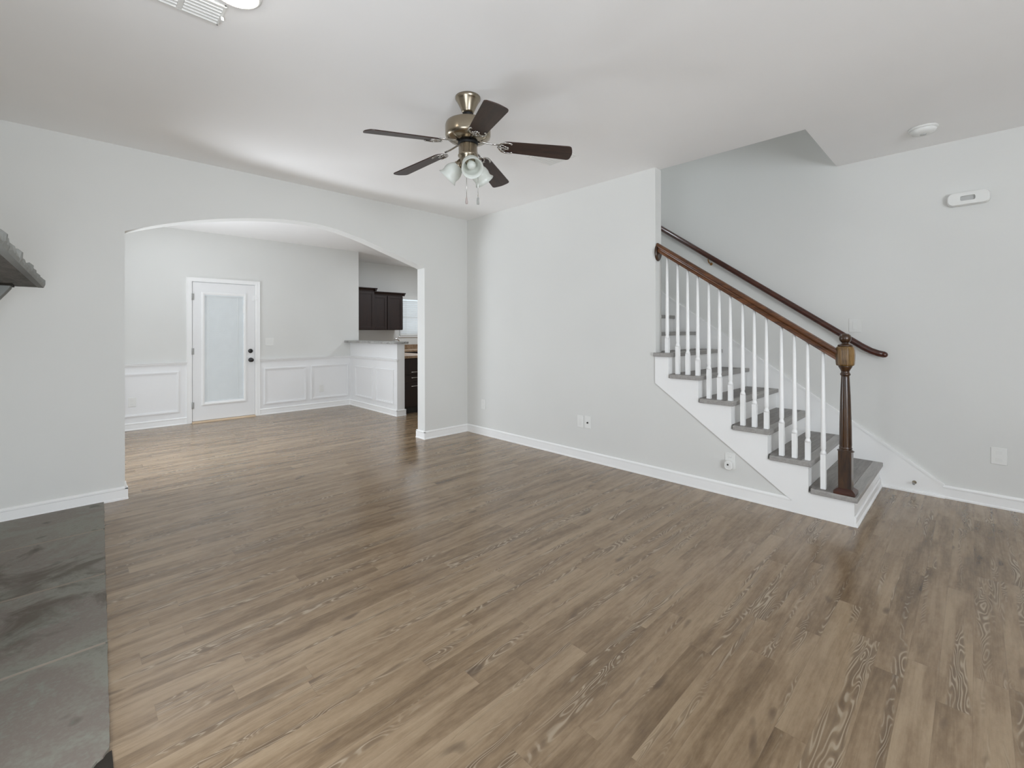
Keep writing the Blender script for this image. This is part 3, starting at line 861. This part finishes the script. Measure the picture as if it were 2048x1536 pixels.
part(MB().lathe([(0.056, H - 0.294), (0.058, H - 0.300), (0.058, H - 0.352), (0.062, H - 0.358), (0.062, H - 0.366), (0.052, H - 0.374), (0.048, H - 0.410), (0.046, H - 0.430), (0.030, H - 0.440), (1e-6, H - 0.442)], T, 36), 'switch_housing', NICKEL, fan)

ZB = -0.302
PITCH = math.radians(13)
DROOP = math.radians(5.6)
RT = 0.648


def blade_outline():
    pts = []
    r0, r1 = 0.205, RT
    w0, w1 = 0.052, 0.066
    for i in range(9):                      # rounded root
        a = PI / 2 + PI * i / 8
        pts.append((r0 + 0.045 + 0.045 * math.cos(a), w0 * math.sin(a)))
    pts += [(r1 - 0.030, -w1)]
    for i in range(1, 5):
        a = -PI / 2 + (PI / 2) * i / 5
        pts.append((r1 - 0.030 + 0.022 * math.cos(a), -w1 + 0.022 + 0.022 * math.sin(a)))
    for i in range(-3, 4):
        pts.append((r1 - 0.001 * abs(i) ** 1.5, 0.012 * i))
    for i in range(1, 5):
        a = (PI / 2) * i / 5
        pts.append((r1 - 0.030 + 0.022 * math.cos(a), w1 - 0.022 + 0.022 * math.sin(a)))
    pts += [(r1 - 0.030, w1)]
    return pts


m = MB().prism(blade_outline(), 'z', -0.003, 0.003)
rotm = Matrix.Rotation(DROOP, 4, 'Y') @ Matrix.Rotation(-PITCH, 4, 'X')
m.v = [tuple(rotm @ Vector(p)) for p in m.v]
blade0 = m.build('fan_blade', BLADE, fan, local=True)
br = MB()
# arm from the flywheel, then a forked, curled iron under the blade root
br.tube([(0.045, 0, 0.012), (0.10, 0, 0.004), (0.150, 0, -0.006), (0.195, 0, -0.010)], 0.008, 8, r2=0.005)
tmp = MB()
for s in (1, -1):
    tmp.tube([(0.185, 0, -0.007), (0.196, 0.020 * s, -0.007), (0.208, 0.038 * s, -0.007), (0.232, 0.049 * s, -0.007), (0.262, 0.048 * s, -0.007), (0.276, 0.040 * s, -0.007)], 0.0055, 8, r2=0.0035)
    tmp.tube([(0.200, 0.026 * s, -0.007), (0.222, 0.022 * s, -0.007), (0.236, 0.010 * s, -0.007), (0.252, 0.012 * s, -0.007)], 0.004, 8, r2=0.003)
    tmp.sphere((0.270, 0.043 * s, -0.007), 0.008, 10, 6, 0.6)
tmp.tube([(0.190, 0, -0.007), (0.236, 0, -0.007)], 0.0045, 8, r2=0.0035)
tmp.sphere((0.248, 0, -0.007), 0.008, 10, 6, 0.6)
tmp.v = [tuple(rotm @ Vector(p)) for p in tmp.v]
k0 = len(br.v); br.v += tmp.v; br.f += [tuple(i + k0 for i in f) for f in tmp.f]; br.sm += tmp.sm
brk0 = br.build('blade_bracket', CHROME, blade0, local=True)
for i in range(5):
    if i == 0:
        o = blade0
    else:
        o = blade0.copy(); col.objects.link(o); o.parent = fan
        q = brk0.copy(); col.objects.link(q); q.parent = o
    o.location = (0, 0, ZB + 0.018); o.rotation_euler = (0, math.radians(2.2) if i == 2 else 0, math.radians(28 + 72 * i))

sh_prof = [(0.024, 0.0), (0.030, 0.006), (0.044, 0.022), (0.054, 0.044), (0.057, 0.064), (0.054, 0.082), (0.055, 0.094), (0.066, 0.110)]
inner = [(r - 0.003, z) for r, z in sh_prof[::-1]]
shade0 = None
for i, az in enumerate((242, 2, 122)):
    azr = math.radians(az); tilt = math.radians(47)
    Ms = Matrix.Rotation(azr, 4, 'Z') @ Matrix.Translation((0.058, 0, -0.412)) @ Matrix.Rotation(PI - tilt, 4, 'Y')
    if shade0 is None:
        s0 = MB(); s0.lathe(sh_prof + inner, None, 32)
        s0.f = [f for f in s0.f if len(f) == 4]; s0.sm = [True] * len(s0.f)
        n_ = 32; L_ = len(sh_prof + inner)
        for j in range(n_):
            s0.f.append(((L_ - 1) * n_ + j, (L_ - 1) * n_ + (j + 1) % n_, (j + 1) % n_, j)); s0.sm.append(True)
        shade0 = s0.build('lamp_shade', FROST, fan, local=True)
        sock0 = MB().lathe([(0.020, -0.030), (0.026, -0.026), (0.027, -0.004), (0.031, 0.000), (0.031, 0.010), (0.016, 0.014)], None, 24).build('lamp_socket', NICKEL, shade0, local=True)
        bulb0 = MB().lathe([(0.013, 0.012), (0.014, 0.026), (0.022, 0.046), (0.027, 0.062), (0.024, 0.078), (0.012, 0.088), (1e-6, 0.090)], None, 20).build('light_bulb', FROST, shade0, local=True)
        o = shade0
    else:
        o = shade0.copy(); col.objects.link(o); o.parent = fan
        for src in (sock0, bulb0):
            q = src.copy(); col.objects.link(q); q.parent = o
    o.matrix_local = Ms
for (dx, dy), zl, kind in (((0.000 - 0.004, 0.010), 2.086, 0), ((0.046, -0.040), 2.082, 1)):
    x, y = FX + dx, FY + dy
    ch = part(MB().tube([(x, y, H - 0.430 if kind == 0 else H - 0.40), (x, y, zl + 0.04)], 0.0018, 6), 'pull_chain', CHROME, fan)
    if kind == 0:
        fb = MB().lathe([(0.003, zl + 0.044), (0.005, zl + 0.036), (0.0085, zl + 0.014), (0.0075, zl + 0.002), (1e-6, zl)], Matrix.Translation((x, y, 0)), 14)
    else:
        fb = MB().lathe([(0.004, zl + 0.044), (0.0075, zl + 0.040), (0.0075, zl + 0.002), (1e-6, zl)], Matrix.Translation((x, y, 0)), 14)
    part(fb, 'pull_chain_fob', paint('fob_taupe', (176, 164, 160), 0.4, 0.02, 0) if kind == 0 else paint('fob_grey', (160, 160, 156), 0.4, 0.02, 0), ch)

# ------------------------------------------------------------------ ceiling fittings
lf = thing('ceiling_light', 'small round glowing ceiling light beside the louvred vent', 'ceiling light', (0.505, 2.192, H))
T = Matrix.Translation((0.505, 2.192, 0))
part(MB().lathe([(0.098, H), (0.098, H - 0.010), (0.088, H - 0.016), (0.080, H - 0.012)], T, 40), 'trim_ring', PLASTIC, lf)
part(MB().lathe([(0.082, H - 0.011), (0.074, H - 0.022), (0.045, H - 0.030), (1e-6, H - 0.032)], T, 40), 'diffuser', LAMP, lf)

av = thing('ceiling_air_vent', 'white louvred air vent beside the glowing ceiling light', 'air vent', (0.30, 2.40, H))
part(MB().box(-0.02, 0.500, 2.318, 2.330, H - 0.012, H).box(-0.02, 0.500, 2.474, 2.484, H - 0.010, H).box(0.490, 0.502, 2.318, 2.484, H - 0.010, H).box(-0.03, -0.018, 2.318, 2.484, H - 0.010, H).box(0.337, 0.358, 2.33, 2.474, H - 0.010, H), 'vent_frame', PLASTIC, av, 0.002)
part(MB().box(-0.018, 0.490, 2.332, 2.474, H - 0.0012, H - 0.0002), 'vent_throat', paint('vent_throat_grey', (120, 118, 112), 0.8, 0.02, 0), av)
for x0, x1 in ((-0.018, 0.337), (0.358, 0.490)):
    lv = MB()
    for i in range(6):
        y = 2.340 + i * 0.0245
        lv.prism([(y - 0.004, H - 0.002), (y - 0.001, H - 0.002), (y + 0.008, H - 0.010), (y + 0.008, H - 0.0125), (y + 0.005, H - 0.0125)], 'x', x0, x1)
    part(lv, 'louvre_bank', PLASTIC, av)
part(MB().box(0.494, 0.506, 2.400, 2.412, H - 0.026, H - 0.010), 'vent_lever', PLASTIC, av)

cr = thing('ceiling_register', 'flat square white air register behind the right-hand fan blade', 'air vent', (2.85, 2.44, H))
part(MB().box(2.700, 2.996, 2.290, 2.588, H - 0.006, H), 'register_frame', PLASTIC, cr, 0.002)
rv = MB()
for i in range(9):
    y = 2.318 + i * 0.0305
    rv.prism([(y - 0.011, H - 0.0062), (y + 0.008, H - 0.0062), (y + 0.011, H - 0.013), (y + 0.008, H - 0.014)], 'x', 2.725, 2.970)
part(rv, 'register_louvres', PLASTIC, cr)

sd = thing('smoke_detector', 'round white smoke detector on the ceiling near the stair opening', 'smoke detector', (4.372, 0.258, H))
T = Matrix.Translation((4.372, 0.258, 0))
part(MB().lathe([(0.082, H), (0.082, H - 0.010), (0.076, H - 0.014)], T, 36), 'base_plate', PLASTIC, sd)
part(MB().lathe([(0.072, H - 0.010), (0.072, H - 0.022), (0.062, H - 0.040), (0.030, H - 0.046), (1e-6, H - 0.046)], T, 36), 'sensor_cover', PLASTIC, sd)
part(MB().lathe([(0.018, H - 0.045), (0.017, H - 0.049), (1e-6, H - 0.050)], T, 20), 'test_button', paint('button_grey', (200, 200, 198), 0.4, 0.01, 0), sd)

# door chime on the far right wall
dc = thing('door_chime', 'long rounded white chime box with a recessed centre on the stair wall', 'door chime', (XC, 0.035, 2.285))


def rounded(y0, y1, z0, z1, r, n=6):
    out = []
    for cy, cz, a0 in ((y1 - r, z1 - r, 0), (y0 + r, z1 - r, PI / 2), (y0 + r, z0 + r, PI), (y1 - r, z0 + r, 1.5 * PI)):
        for i in range(n + 1):
            a = a0 + (PI / 2) * i / n
            out.append((cy + r * math.cos(a), cz + r * math.sin(a)))
    return out


part(MB().prism(rounded(-0.080, 0.150, 2.236, 2.336, 0.035), 'x', XC - 0.030, XC), 'chime_back', PLASTIC, dc, 0.004)
fr = MB(); o_ = rounded(-0.080, 0.150, 2.236, 2.336, 0.035); i_ = rounded(-0.002, 0.078, 2.268, 2.304, 0.010)
n = len(o_)
fr.add([(XC - 0.030, *p) for p in o_] + [(XC - 0.052, *p) for p in rounded(-0.074, 0.144, 2.241, 2.331, 0.032)] + [(XC - 0.050, *p) for p in i_] + [(XC - 0.032, *p) for p in i_],
       [(q * n + k, q * n + (k + 1) % n, (q + 1) * n + (k + 1) % n, (q + 1) * n + k) for q in range(3) for k in range(n)])
part(fr, 'chime_cover', PLASTIC, dc)
part(MB().prism(i_, 'x', XC - 0.034, XC - 0.0305), 'chime_recess', paint('chime_grille', (188, 188, 186), 0.6, 0.02, 0), dc)


# ------------------------------------------------------------------ wall plates
PAINTED = paint('painted_plate', (224, 224, 221), 0.55, 0.005, 0)


def plate(name, label, cat, axis, plane, u, z, wd_, ht, features, group=None, mat=PLASTIC):
    """A cover plate on a wall facing -x (axis 'x') or -y (axis 'y'); features: (name, du, dz, w, h, material, proud)."""
    loc = (plane, u, z) if axis == 'x' else (u, plane, z)
    t = thing(name, label, cat, loc, group)

    def bx(du, dz, w_, h_, d0, d1):
        if axis == 'x':
            return MB().box(plane - d1, plane - d0, u + du - w_ / 2, u + du + w_ / 2, z + dz - h_ / 2, z + dz + h_ / 2)
        return MB().box(u + du - w_ / 2, u + du + w_ / 2, plane - d1, plane - d0, z + dz - h_ / 2, z + dz + h_ / 2)
    part(bx(0, 0, wd_, ht, 0, 0.006), 'cover_plate', mat, t, 0.0025)
    for nm, du, dz, w_, h_, mt, d1 in features:
        part(bx(du, dz, w_, h_, 0.0055, d1), nm, mt, t, 0.001)
    return t


PL2 = paint('plate_insert', (229, 229, 226), 0.4, 0.006, 0)
SOCK = [('socket', 0, 0.027, 0.034, 0.028, PL2, 0.0072), ('socket', 0, -0.027, 0.034, 0.028, PL2, 0.0072)]


def slots(axis_sign=1):
    return [('slot', -0.006, 0.029, 0.002, 0.008, SHADOWSLOT, 0.0076), ('slot', 0.006, 0.029, 0.002, 0.008, SHADOWSLOT, 0.0076),
            ('slot', -0.006, -0.025, 0.002, 0.008, SHADOWSLOT, 0.0076), ('slot', 0.006, -0.025, 0.002, 0.008, SHADOWSLOT, 0.0076)]


plate('wall_outlet', 'white wall outlet near the inner corner beside the arch', 'outlet', 'x', XB0, 4.312, 0.385, 0.074, 0.120, SOCK)
plate('blank_plate', 'plain white wall plate, the one of a pair nearer the arch', 'wall plate', 'x', XB0, 2.806, 0.381, 0.074, 0.122, [('centre_insert', 0, 0, 0.034, 0.067, PL2, 0.0075)])
jp = plate('cable_plate', 'white wall plate with a dark cable jack in its centre', 'wall plate', 'x', XB0, 2.713, 0.385, 0.074, 0.122, [])
part(MB().lathe([(0.009, 0), (0.009, 0.004), (0.006, 0.005), (0.006, 0.012), (1e-6, 0.012)], Matrix.Translation((XB0 - 0.006, 2.713, 0.381)) @ Matrix.Rotation(-PI / 2, 4, 'Y'), 16), 'cable_jack', SHADOWSLOT, jp)
plate('wall_outlet', 'white wall outlet under the stair slope, with a plug-in unit', 'outlet', 'x', XB0, 1.349, 0.275, 0.076, 0.128, SOCK + slots())
pg = thing('plug_in_unit', 'small white plug-in unit in the outlet under the stair slope', 'plug-in device', (XB0, 1.345, 0.245))
part(MB().prism(rounded(1.322, 1.380, 0.212, 0.282, 0.022), 'x', XB0 - 0.046, XB0 - 0.0075), 'unit_body', PLASTIC, pg, 0.006)
part(MB().lathe([(0.007, 0), (0.006, 0.003), (1e-6, 0.003)], Matrix.Translation((XB0 - 0.046, 1.352, 0.254)) @ Matrix.Rotation(-PI / 2, 4, 'Y'), 14), 'unit_vent', SHADOWSLOT, pg)
plate('wall_outlet', 'white wall outlet low on the wall to the right of the staircase', 'outlet', 'x', XC, -0.116, 0.378, 0.082, 0.122, SOCK)
plate('light_switch', 'pale switch plate on the wall just above the newel post', 'light switch', 'x', XC, 0.726, 1.342, 0.086, 0.120, [('rocker', 0, 0, 0.034, 0.067, PAINTED, 0.009)], mat=PAINTED)
plate('light_switch', 'white double switch plate beside the glazed door', 'light switch', 'y', YD, 2.262, 1.142, 0.118, 0.122, [('rocker', -0.024, 0, 0.034, 0.067, PL2, 0.0085), ('rocker', 0.024, 0, 0.034, 0.067, PL2, 0.0085)])
plate('wall_outlet', 'white outlet inside the framed panel between arch edge and door', 'outlet', 'y', YD - 0.005, 0.592, 0.372, 0.082, 0.122, SOCK)
plate('wall_outlet', 'white outlet inside the framed panel nearest the bar half wall', 'outlet', 'y', YD - 0.005, 3.070, 0.335, 0.078, 0.122, SOCK)

ds = thing('door_stop', 'small grey door stop on the sloping skirt board by the stairs', 'door stop', (XC - 0.013, 0.346, 0.082))
part(MB().lathe([(0.014, 0), (0.012, 0.004), (0.005, 0.006), (0.005, 0.045)], Matrix.Translation((XC - 0.013, 0.346, 0.082)) @ Matrix.Rotation(-PI / 2, 4, 'Y'), 14), 'stop_rod', NICKEL, ds)
part(MB().lathe([(0.008, 0.042), (0.009, 0.046), (0.009, 0.056), (0.006, 0.058)], Matrix.Translation((XC - 0.013, 0.346, 0.082)) @ Matrix.Rotation(-PI / 2, 4, 'Y'), 14), 'stop_tip', paint('stop_tip_grey', (150, 148, 146), 0.6, 0.02, 0), ds)

# ------------------------------------------------------------------ fireplace
he = thing('fireplace_hearth', 'worn grey slate hearth flush with the plank floor, stained dark in places', 'hearth', (-0.2, 3.2, 0))


def hx(y):
    return 0.089 + (y - 1.80) * (0.187 - 0.089) / (4.60 - 1.80)


rows = [(1.870, 2.508), (2.526, 3.230), (3.250, 3.970), (3.990, YA0 - 0.021)]
slabs = MB()
for i, (a0, a1) in enumerate(rows):
    pl_ = [(XL + 0.002, a0)]
    if i == 0:
        pl_ = [(XL + 0.002, 1.60), (-0.10, 1.70), (0.0, 1.775), (0.045, 1.822), (0.058, 1.840), (0.072, 1.848), (hx(1.87) - 0.004, 1.874)]
    else:
        pl_.append((hx(a0) - 0.002, a0))
    steps = 14
    for q in range(1, steps + 1):
        y = max(a0, pl_[-1][1]) + (a1 - max(a0, pl_[-1][1])) * q / steps if q == steps else a0 + (a1 - a0) * q / steps
        if y > pl_[-1][1] + 0.004:
            pl_.append((hx(y) - 0.002 + random.uniform(-0.002, 0.002), y))
    pl_.append((XL + 0.002, a1))
    slabs.prism(pl_, 'z', 0.001, 0.014)
part(slabs, 'slate_slabs', SLATE, he)
gr = MB().prism([(XL + 0.002, 1.92), (hx(1.92) - 0.008, 1.92), (hx(4.6) - 0.008, YA0 - 0.021), (XL + 0.002, YA0 - 0.021)], 'z', 0.0008, 0.0132)
part(gr, 'grout', GROUT, he)
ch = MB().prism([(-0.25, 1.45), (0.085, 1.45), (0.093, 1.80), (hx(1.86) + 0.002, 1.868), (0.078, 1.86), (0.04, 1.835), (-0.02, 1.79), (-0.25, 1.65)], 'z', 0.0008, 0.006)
part(ch, 'shaded_corner', SOOT_SHADE, he)  # underlay at the broken corner, its shadow put into the dark colour

sr = MB()
sr.box(XL + 0.001, XL + 0.03, 2.00, 2.42, 0.015, 1.235); sr.box(XL + 0.001, XL + 0.03, 3.38, 3.80, 0.015, 1.235); sr.box(XL + 0.001, XL + 0.03, 2.42, 3.38, 0.82, 1.235)
facing = struct(sr, 'wall_fireplace', CHIMNEY)
struct(MB().box(XL + 0.001, XL + 0.008, 2.421, 3.379, 0.015, 0.819), 'firebox', SOOT_SHADE, parent=facing)
mt = thing('fireplace_mantel', 'grey stone mantel shelf with a chipped edge above the hearth', 'mantel', (-0.44, 2.9, 1.56))


def mx(y):
    return -0.1105 + (y - 3.87) * 0.0215


sh_ = MB().prism([(XL + 0.002, 1.45), (mx(1.45) - 0.02, 1.45), (mx(3.87) - 0.02, 3.872), (XL + 0.002, 3.872)], 'z', 1.562, 1.612)
shelf = part(sh_, 'shelf', MANTEL, mt)
ed = MB(); ny = 130
rows_ = []
for i in range(ny + 1):
    y = 1.45 + (3.878 - 1.45) * i / ny
    rough = 0.010 * math.sin(i * 0.9) * math.sin(i * 0.37 + 1) + random.uniform(-0.006, 0.006)
    x = mx(y)
    rows_ += [(x - 0.024, y, 1.561), (x, y, 1.561), (x + 0.004 + rough * 0.3, y, 1.578 + rough * 0.3), (x - 0.004 + rough, y, 1.600 + rough * 0.5), (x - 0.018 + rough, y, 1.612 + rough * 0.6), (x - 0.024, y, 1.613)]
fs = []
for i in range(ny):
    for k in range(6):
        fs.append((i * 6 + k, i * 6 + (k + 1) % 6, (i + 1) * 6 + (k + 1) % 6, (i + 1) * 6 + k))
fs += [tuple(range(6)), tuple(range(ny * 6, ny * 6 + 6))[::-1]]
ed.add(rows_, fs)
part(ed, 'chiselled_edge', MANTELEDGE, shelf)
for ya, yb in ((3.66, 3.78), (2.02, 2.14)):
    cpoly = [(-0.438, 1.561), (-0.228, 1.561), (-0.232, 1.540), (-0.250, 1.512), (-0.281, 1.466), (-0.33, 1.40), (-0.38, 1.32), (-0.438, 1.24)]
    part(MB().prism(cpoly, 'y', ya, yb), 'corbel', MANTELEDGE, mt, 0.006)
    part(MB().box(-0.438, -0.222, ya - 0.02, yb + 0.004, 1.550, 1.5615), 'corbel_shadow_gap', SOOT_SHADE, mt)  # dark strip painted in for the shadow gap where corbel meets shelf

# repeats of one kind share a group
for kind_, grp in (('wall_outlet', 'white wall outlets around the rooms'), ('wall_cabinet', 'dark kitchen wall cabinets'), ('base_cabinet', 'dark kitchen base cabinets'),
                   ('light_switch', 'wall switch plates'), ('kitchen_countertop', 'brown kitchen counters')):
    for o in bpy.data.objects:
        if o.parent is None and o.name.split('.')[0] == kind_:
            o['group'] = grp
